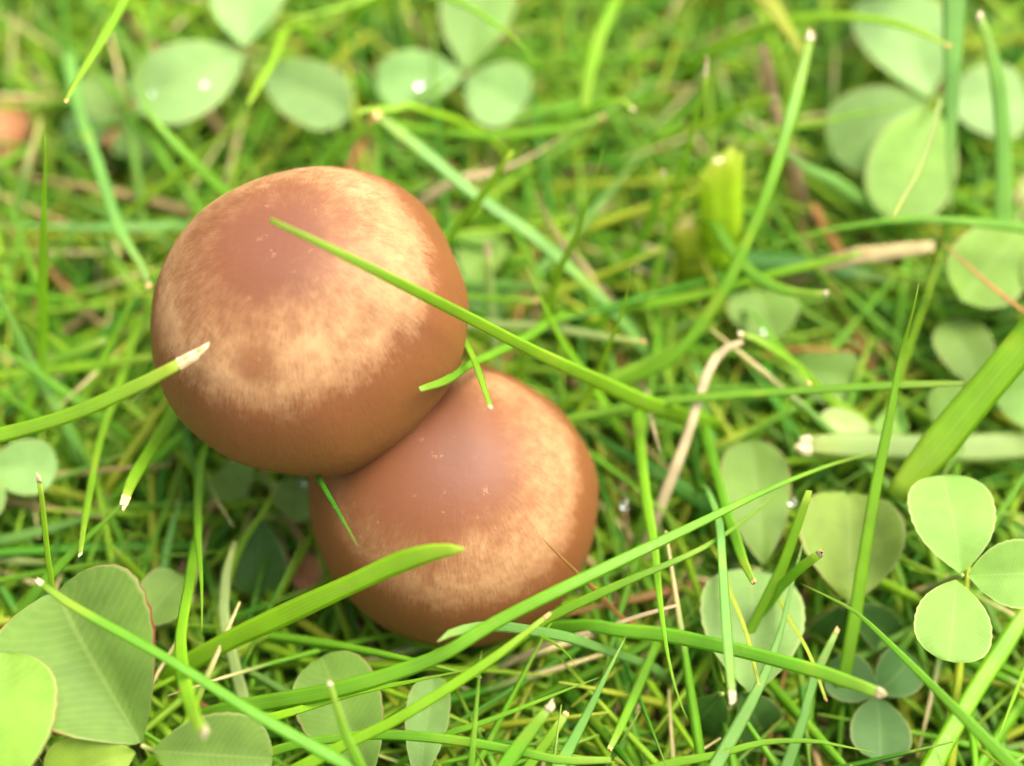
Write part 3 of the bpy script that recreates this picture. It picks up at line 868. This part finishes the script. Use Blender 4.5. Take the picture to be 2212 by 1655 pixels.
G('slim blade slanting down right beyond the crossing blade', [(1135, 573), (1150, 605), (1168, 643), (1210, 730), (1249, 790), (1290, 850)], 16, 2.4, 1.3, 'm', 'point', 0, w2=22)
G('pale blade with a straw end lying level right of the larger cap', [(1389, 738), (1340, 733), (1280, 724), (1175, 707), (1070, 703), (980, 705)], 18, 1.9, 1.2, 'w', 'tan', 0, w2=28)
G('short level blade just right of the larger cap, ending straw yellow', [(1157, 650), (1087, 647), (1014, 641), (950, 636)], 17, 1.5, 1.1, 'm', 'tan', 0)
G('level pale blade above the short straw ended one, beside the larger cap', [(1180, 622), (1140, 621), (1080, 617), (1014, 614), (960, 612)], 24, 1.2, .9, 'p', 'cut', 0)
G('white dry chip standing up right of the larger cap', [(1054, 548), (1055, 575), (1057, 610), (1060, 650)], 22, 1.6, 1.2, 'w', 'torn', 0)
G('blade running up right from the end of the crossing blade', [(1560, 690), (1493, 732), (1403, 778), (1315, 820), (1240, 860)], 26, 1.6, 1.1, 'm', 'point', 0)
G('long green blade rising toward the pale dry sheath on the right', [(1868, 545), (1780, 567), (1649, 597), (1544, 630), (1439, 652), (1350, 670)], 18, 1.9, 1.1, 'm', 'tan', 0, w2=26)
G('bowed blade reaching to the right edge over the shaded clover', [(1625, 550), (1700, 522), (1789, 498), (1880, 482), (1965, 474), (2080, 478), (2212, 492), (2320, 515)], 20, 1.5, 1.7, 'g', 'point', .25, w2=30)
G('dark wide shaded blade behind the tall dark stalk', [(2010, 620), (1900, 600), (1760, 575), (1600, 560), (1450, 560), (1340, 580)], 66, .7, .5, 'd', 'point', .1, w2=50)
# top
G('bright arching blade whose tip points at the pale blurred clover', [(1154, 131), (1130, 102), (1105, 78), (1035, 28), (965, -5), (890, -30)], 18, 2.6, 1.8, 'b', 'point', 0, w2=26)
G('level pale blade crossing above the dew specked clover', [(605, 40), (650, 36), (700, 26), (775, 5), (860, -30)], 24, 1.6, 1.2, 'b', 'point', .1)
G('little bar shaped blade lying in front of the dewdrop clover', [(765, 241), (810, 237), (855, 235), (898, 231)], 19, 2.0, 1.7, 'b', 'cut', 0)
G('dark thin blade meeting the dewdrop clover at its centre', [(998, 150), (945, 190), (888, 226), (820, 262)], 20, 1.9, 1.3, 'g', 'point', 0)
G('level blade with a straw end behind the long pale slanting blade', [(1300, 254), (1227, 277), (1140, 288), (1035, 292), (895, 277), (820, 270)], 19, 1.5, 1.1, 'm', 'tan', 0)
G('upright blade with a long dried tan end, top centre right', [(1524, 160), (1520, 200), (1505, 240), (1490, 310), (1467, 393), (1450, 470)], 15, 2.5, 1.2, 'm', 'torn', 0, w2=20)
G('curved bluish blade passing behind the tall dark stalk', [(1597, 200), (1615, 235), (1649, 287), (1719, 345), (1760, 372), (1812, 398)], 14, 1.9, 1.2, 'p', 'point', .1, w2=32)
G('short gleaming needle standing over the grey green clover leaflet', [(1930, 470), (1945, 440), (1985, 368), (2012, 290), (2030, 220)], 15, 2.8, 2.1, 'w', 'cut', 0)
G('wide dull upright blade in front of the large pale clover', [(2056, 470), (2054, 340), (2056, 210), (2059, 90), (2062, -20), (2066, -150)], 58, 1.5, 2.5, 'p', 'point', 0, w2=80, roll=0)
G('tall pale blade beside the wide dull upright blade', [(2117, 36), (2138, 100), (2157, 190), (2166, 300), (2168, 400), (2168, 500)], 34, 2.6, 1.2, 'p', 'white', 0, w2=56)
G('arched yellow blade bending over the tall dark stalk’s tip'.replace('’', "'"), [(2048, 99), (1990, 70), (1930, 50), (1860, 38), (1772, 36), (1690, 50)], 18, 2.3, 1.4, 'b', 'tan', .1, w2=26)
G('fine thread like blade running level to the large pale clover', [(2018, 220), (1940, 232), (1859, 246), (1726, 274), (1620, 300)], 14, 1.8, 1.2, 'm', 'point', 0)
G('wide yellowing blade at the top, left of the tall dark stalk', [(1740, 130), (1715, 85), (1680, 35), (1650, -10), (1620, -60)], 60, 1.7, 1.2, 'y', 'point', 0, w2=84)
G('short blade with a cream end at the top behind the upright tan ended blade', [(1672, 212), (1640, 222), (1600, 236), (1550, 262)], 22, 1.9, 1.2, 'b', 'white', 0)
G('bold green blade standing at the top centre, out of focus', [(1262, 250), (1268, 180), (1290, 90), (1330, 0), (1360, -80)], 34, 1.3, 1.6, 'm', 'cut', 0)
G('green blade slanting behind the upright thin blades in the centre', [(1390, 330), (1330, 400), (1270, 470), (1190, 560), (1110, 640)], 30, 1.0, .6, 'p', 'point', 0)
G('cream tipped blade slanting among the blurred grass, top centre', [(1366, 235), (1340, 215), (1300, 225), (1240, 250)], 20, 1.9, 1.2, 'm', 'white', 0)
G('bent blade with a pale bead end near the torn stub', [(1432, 378), (1420, 430), (1405, 470), (1370, 540)], 22, 1.8, 1.0, 'g', 'white', 0)
G('blurred blade at the very top left beside the jointed one', [(300, 190), (312, 120), (330, 40), (345, -40)], 30, 1.3, 1.2, 'g', 'point', 0)
G('thin blade dropping from the dew specked clover', [(537, 225), (560, 180), (590, 130), (620, 60)], 22, 2.0, 1.3, 'b', 'cut', 0)

# dry stems and straws
G('bent tan jointed dry stem arching right of the smaller cap', [(1605, 738), (1565, 755), (1537, 788), (1517, 840), (1495, 910), (1475, 970), (1455, 1020)], 22, 2.0, 1.4, 't', 'cut', .1, cat='dry stem', name='dried_stalk', w2=28, roll=.1, thick=.8, group='dry stems and straws')
G('golden flat straw lying level under the wet glinting clover', [(1866, 760), (1830, 758), (1780, 757), (1720, 755)], 19, 1.5, 1.2, 'o', 'point', 0, cat='dry straw', name='dry_straw', group='dry stems and straws')
G('dry tan straw lying behind the short blade right of the larger cap', [(1222, 290), (1170, 325), (1105, 358), (1040, 380), (975, 395)], 20, 1.5, 1.1, 't', 'point', 0, cat='dry straw', name='dry_straw', w2=24, group='dry stems and straws')
G('pinkish dry straw slanting under the upright thin blade', [(1156, 408), (1170, 445), (1192, 490), (1225, 540), (1265, 585)], 16, 1.5, 1.0, 'k', 'point', 0, cat='dry straw', name='dry_straw', w2=24, group='dry stems and straws')
G('grey tan dry sheath lying beside the bowed blade on the right', [(2018, 532), (1960, 540), (1900, 549), (1840, 556)], 40, 1.4, 1.0, 't', 'cut', 0, cat='dry straw', name='dry_straw', group='dry stems and straws')
G('thin orange stalk lying over the yellowish clover leaflets', [(2030, 520), (2062, 547), (2140, 617), (2215, 675), (2290, 730)], 12, 2.0, 2.1, 'o', 'point', 0, cat='dry stem', name='dried_stalk', root=False, group='dry stems and straws')
G('pinkish tan straw chip upright near the cream ended blade', [(1645, 98), (1655, 135), (1664, 180), (1670, 220)], 26, 1.6, 1.1, 'k', 'cut', 0, cat='dry straw', name='dry_straw', group='dry stems and straws')
G('long thin straw lying level just above the thick white ended blade', [(1462, 1308), (1400, 1325), (1340, 1345), (1270, 1368), (1200, 1385)], 12, 1.9, 1.5, 't', 'cut', 0, cat='dry straw', name='dry_straw', group='dry stems and straws')
G('tiny tan seed straw hanging beneath the end of the crossing blade', [(1428, 982), (1416, 940), (1406, 900), (1400, 860)], 13, 1.9, 1.4, 't', 'point', 0, cat='dry straw', name='dry_straw', group='dry stems and straws')
G('orange straw deep below the tall dark stalk', [(1755, 440), (1775, 480), (1800, 520), (1820, 560)], 24, .7, .5, 'o', 'cut', 0, cat='dry straw', name='dry_straw', group='dry stems and straws')
G('brown straw standing behind the larger cap at its top', [(818, 240), (790, 290), (765, 340), (750, 380)], 24, 1.2, .9, 'o', 'cut', 0, cat='dry straw', name='dry_straw', group='dry stems and straws')


def dead_leaf(label, base, tip, width, z, col):
    root = empty('dead_leaf', at(*base, z), label, 'dead leaf', 'dead leaves on the soil')
    o = leaflet(root, base, tip, width, z, z + .1, col, rust=0, fold=.35, droop=.3)
    o.name = 'leaf_skin'
    o.data.materials[0] = M_DEAD
    LEAFLETS.pop()


dead_leaf('brown curled dead leaf lying at the left edge above the upright blade', (10, 350), (45, 190), 95, .7, (.4, .2, .1))
dead_leaf('small reddish dead leaf behind the cut tip of the jointed blade', (265, 330), (160, 190), 70, .8, (.4, .2, .1))
dead_leaf('tan scrap of dead leaf in the dark gap left of the smaller cap', (680, 1290), (650, 1200), 70, .5, (.4, .2, .1))


def droplet(label, px, z, r):
    c = at(*px, z)
    V, F = [], []
    ns, nr = 16, 9
    for i in range(nr + 1):
        th = math.pi * i / nr
        for j in range(ns):
            a = 2 * math.pi * j / ns
            V.append(c + Vector((math.cos(a) * math.sin(th) * r, math.sin(a) * math.sin(th) * r, math.cos(th) * r * .75)) * .8)
    F = [(i * ns + j, (i + 1) * ns + j, (i + 1) * ns + (j + 1) % ns, i * ns + (j + 1) % ns) for i in range(nr) for j in range(ns)]
    tag(put('water_droplet', V, F, M_WATER, c), label, 'water drop', 'dewdrops')


droplet('bright dewdrop on the left leaflet of the blurred pale clover', (908, 180), 1.62, .07)
droplet('dewdrop on the shaded clover leaf under the larger cap', (650, 1045), 1.18, .05)
droplet('dewdrop low in the grass right of the smaller cap', (1350, 1092), 1.3, .055)
droplet('dewdrop glinting on the wet clover leaf under the tall dark stalk', (1655, 712), 1.16, .05)
droplet('long dew streak on the dew specked clover leaflet', (445, 178), 1.88, .05)
droplet('small dew speck at the outer end of the dew specked clover leaflet', (330, 200), 1.88, .035)
droplet('dewdrop just above the yellowing orange rimmed clover', (1712, 1085), 1.5, .05)

# ------------------------------------------------------------------ the lawn's uncounted undergrowth
MIX = [((0.138, 0.335, 0.013), 38), ((0.235, 0.410, 0.015), 30), ((0.060, 0.220, 0.010), 15), ((0.165, 0.335, 0.045), 6), ((0.340, 0.400, 0.026), 7), ((0.40, 0.27, 0.12), 3), ((0.30, 0.15, 0.045), 3)]
MC, MW = zip(*MIX)
MC = tuple(tuple(x * .88 for x in m) for m in MC)
MW = np.array(MW, float) / sum(MW)
CAPPX = [(proj(c)[0], proj(c)[1], R / px2cm(c), depth(c)) for c, R, _ in CAPS]


def blocked(P):
    for i in range(0, len(P), 2):
        p = Vector(P[i])
        for c, R, _ in CAPS:
            if (p - c).length < R * 1.02:
                return True
            if p.z < c.z and (p.xy - c.xy).length < R * .35:
                return True
        x, y, d = proj(p)
        for cx, cy, r, cd in CAPPX:
            if (x - cx) ** 2 + (y - cy) ** 2 < (r * 1.04) ** 2 and d < cd + .2:
                return True
        for b, t, w, z in LEAFLETS:
            if p.z < z - .15:
                continue
            mx, my = b[0] * .4 + t[0] * .6, b[1] * .4 + t[1] * .6
            L = math.hypot(t[0] - b[0], t[1] - b[1])
            ux, uy = (t[0] - b[0]) / L, (t[1] - b[1]) / L
            s, q = (x - mx) * ux + (y - my) * uy, -(x - mx) * uy + (y - my) * ux
            if (s / (L * .55)) ** 2 + (q / (w * .55)) ** 2 < 1:
                return True
    return False


GAP = at(555, 1160, .4)


def fill(name, n, length, e0, e1, width, tops, tints, seed, kind='stuff', spread=1.0, shift=0.0):
    r = random.Random(seed)
    V, F, U, Tn = [], [], [], []
    made = tries = 0
    while made < n and tries < n * 6:
        tries += 1
        y = r.uniform(-6.2, 9.5) * spread
        x = r.uniform(-8.2, 8.2) * spread * (0.82 + 0.03 * (y + 6))
        az = r.uniform(0, 2 * math.pi)
        L = r.uniform(*length)
        a0, a1 = math.radians(r.uniform(*e0)), math.radians(r.uniform(*e1))
        m = 9
        P = np.empty((m, 3))
        p = np.array((x, y, r.uniform(-0.12, 0.0) + shift))
        twist = r.gauss(0, .16)
        for i in range(m):
            P[i] = p
            t = i / (m - 1)
            e = a0 + (a1 - a0) * t
            aa = az + twist * t
            p = p + np.array((math.cos(aa) * math.cos(e), math.sin(aa) * math.cos(e), math.sin(e))) * L / (m - 1)
        top = r.uniform(*tops)
        zm = P[:, 2].max()
        if zm > top:
            P[:, 2] = np.where(P[:, 2] > 0, P[:, 2] * top / zm, P[:, 2])
        P[:, 2] = np.maximum(P[:, 2], -0.1)
        if math.hypot(P[4][0] - GAP.x, P[4][1] - GAP.y) < 1.0 and r.random() < .8:
            continue                                  # the bare hollow beside the mushrooms
        if blocked(P):
            continue
        ws = r.uniform(*width) * (1.4 if r.random() < .06 else 1)
        half = np.array([ws * .5 * min(1, (1 - i / (m - 1)) * 2.2 + .22) for i in range(m)])
        Tt, W, N = frames(P, r.uniform(-.9, .9))
        b = len(V)
        for i in range(m):
            h = half[i]
            V += [P[i] - W[i] * h, P[i] + N[i] * h * .35, P[i] + W[i] * h, P[i] - N[i] * h * .45]
            vv = 1 - i / (m - 1)
            U += [(0, vv), (.5, vv), (1, vv), (.5, vv)]
        for i in range(m - 1):
            q = b + i * 4
            for j in range(4):
                F.append((q + j, q + (j + 1) % 4, q + 4 + (j + 1) % 4, q + 4 + j))
        F.append((b + (m - 1) * 4, b + (m - 1) * 4 + 1, b + (m - 1) * 4 + 2, b + (m - 1) * 4 + 3))
        c = np.array(tints[r.choices(range(len(MC)), MW)[0]] if tints is MC else tints[r.randrange(len(tints))]) * r.uniform(.8, 1.2)
        dry = r.random() < .13
        for i in range(m):
            cc = c
            if dry and i >= m - 2:
                cc = np.array((.62, .50, .26))
            Tn += [(*cc, 1)] * 4
        made += 1
    o = put(name, V, F, M_FILL, (0, 0, 0), U, attrs={'tint': ('FLOAT_COLOR', Tn)})
    o['kind'] = kind
    print(name, made, tries)
    return o


fill('dry_thatch', 1500, (1.2, 3.0), (4, 22), (-12, 6), (.05, .12), (.25, .55), [(.18, .12, .04), (.26, .17, .06), (.18, .09, .025), (.10, .18, .02), (.08, .15, .02), (.14, .08, .03)], 5)
GREENS = [m for m in MC if m[1] > m[0]]
fill('low_grass', 4800, (2.2, 5.4), (14, 44), (-10, 14), (.055, .12), (.4, 1.3), MC, 21)
fill('upper_grass', 560, (2.6, 5.2), (30, 60), (10, 40), (.055, .11), (1.0, 2.0), GREENS, 33)
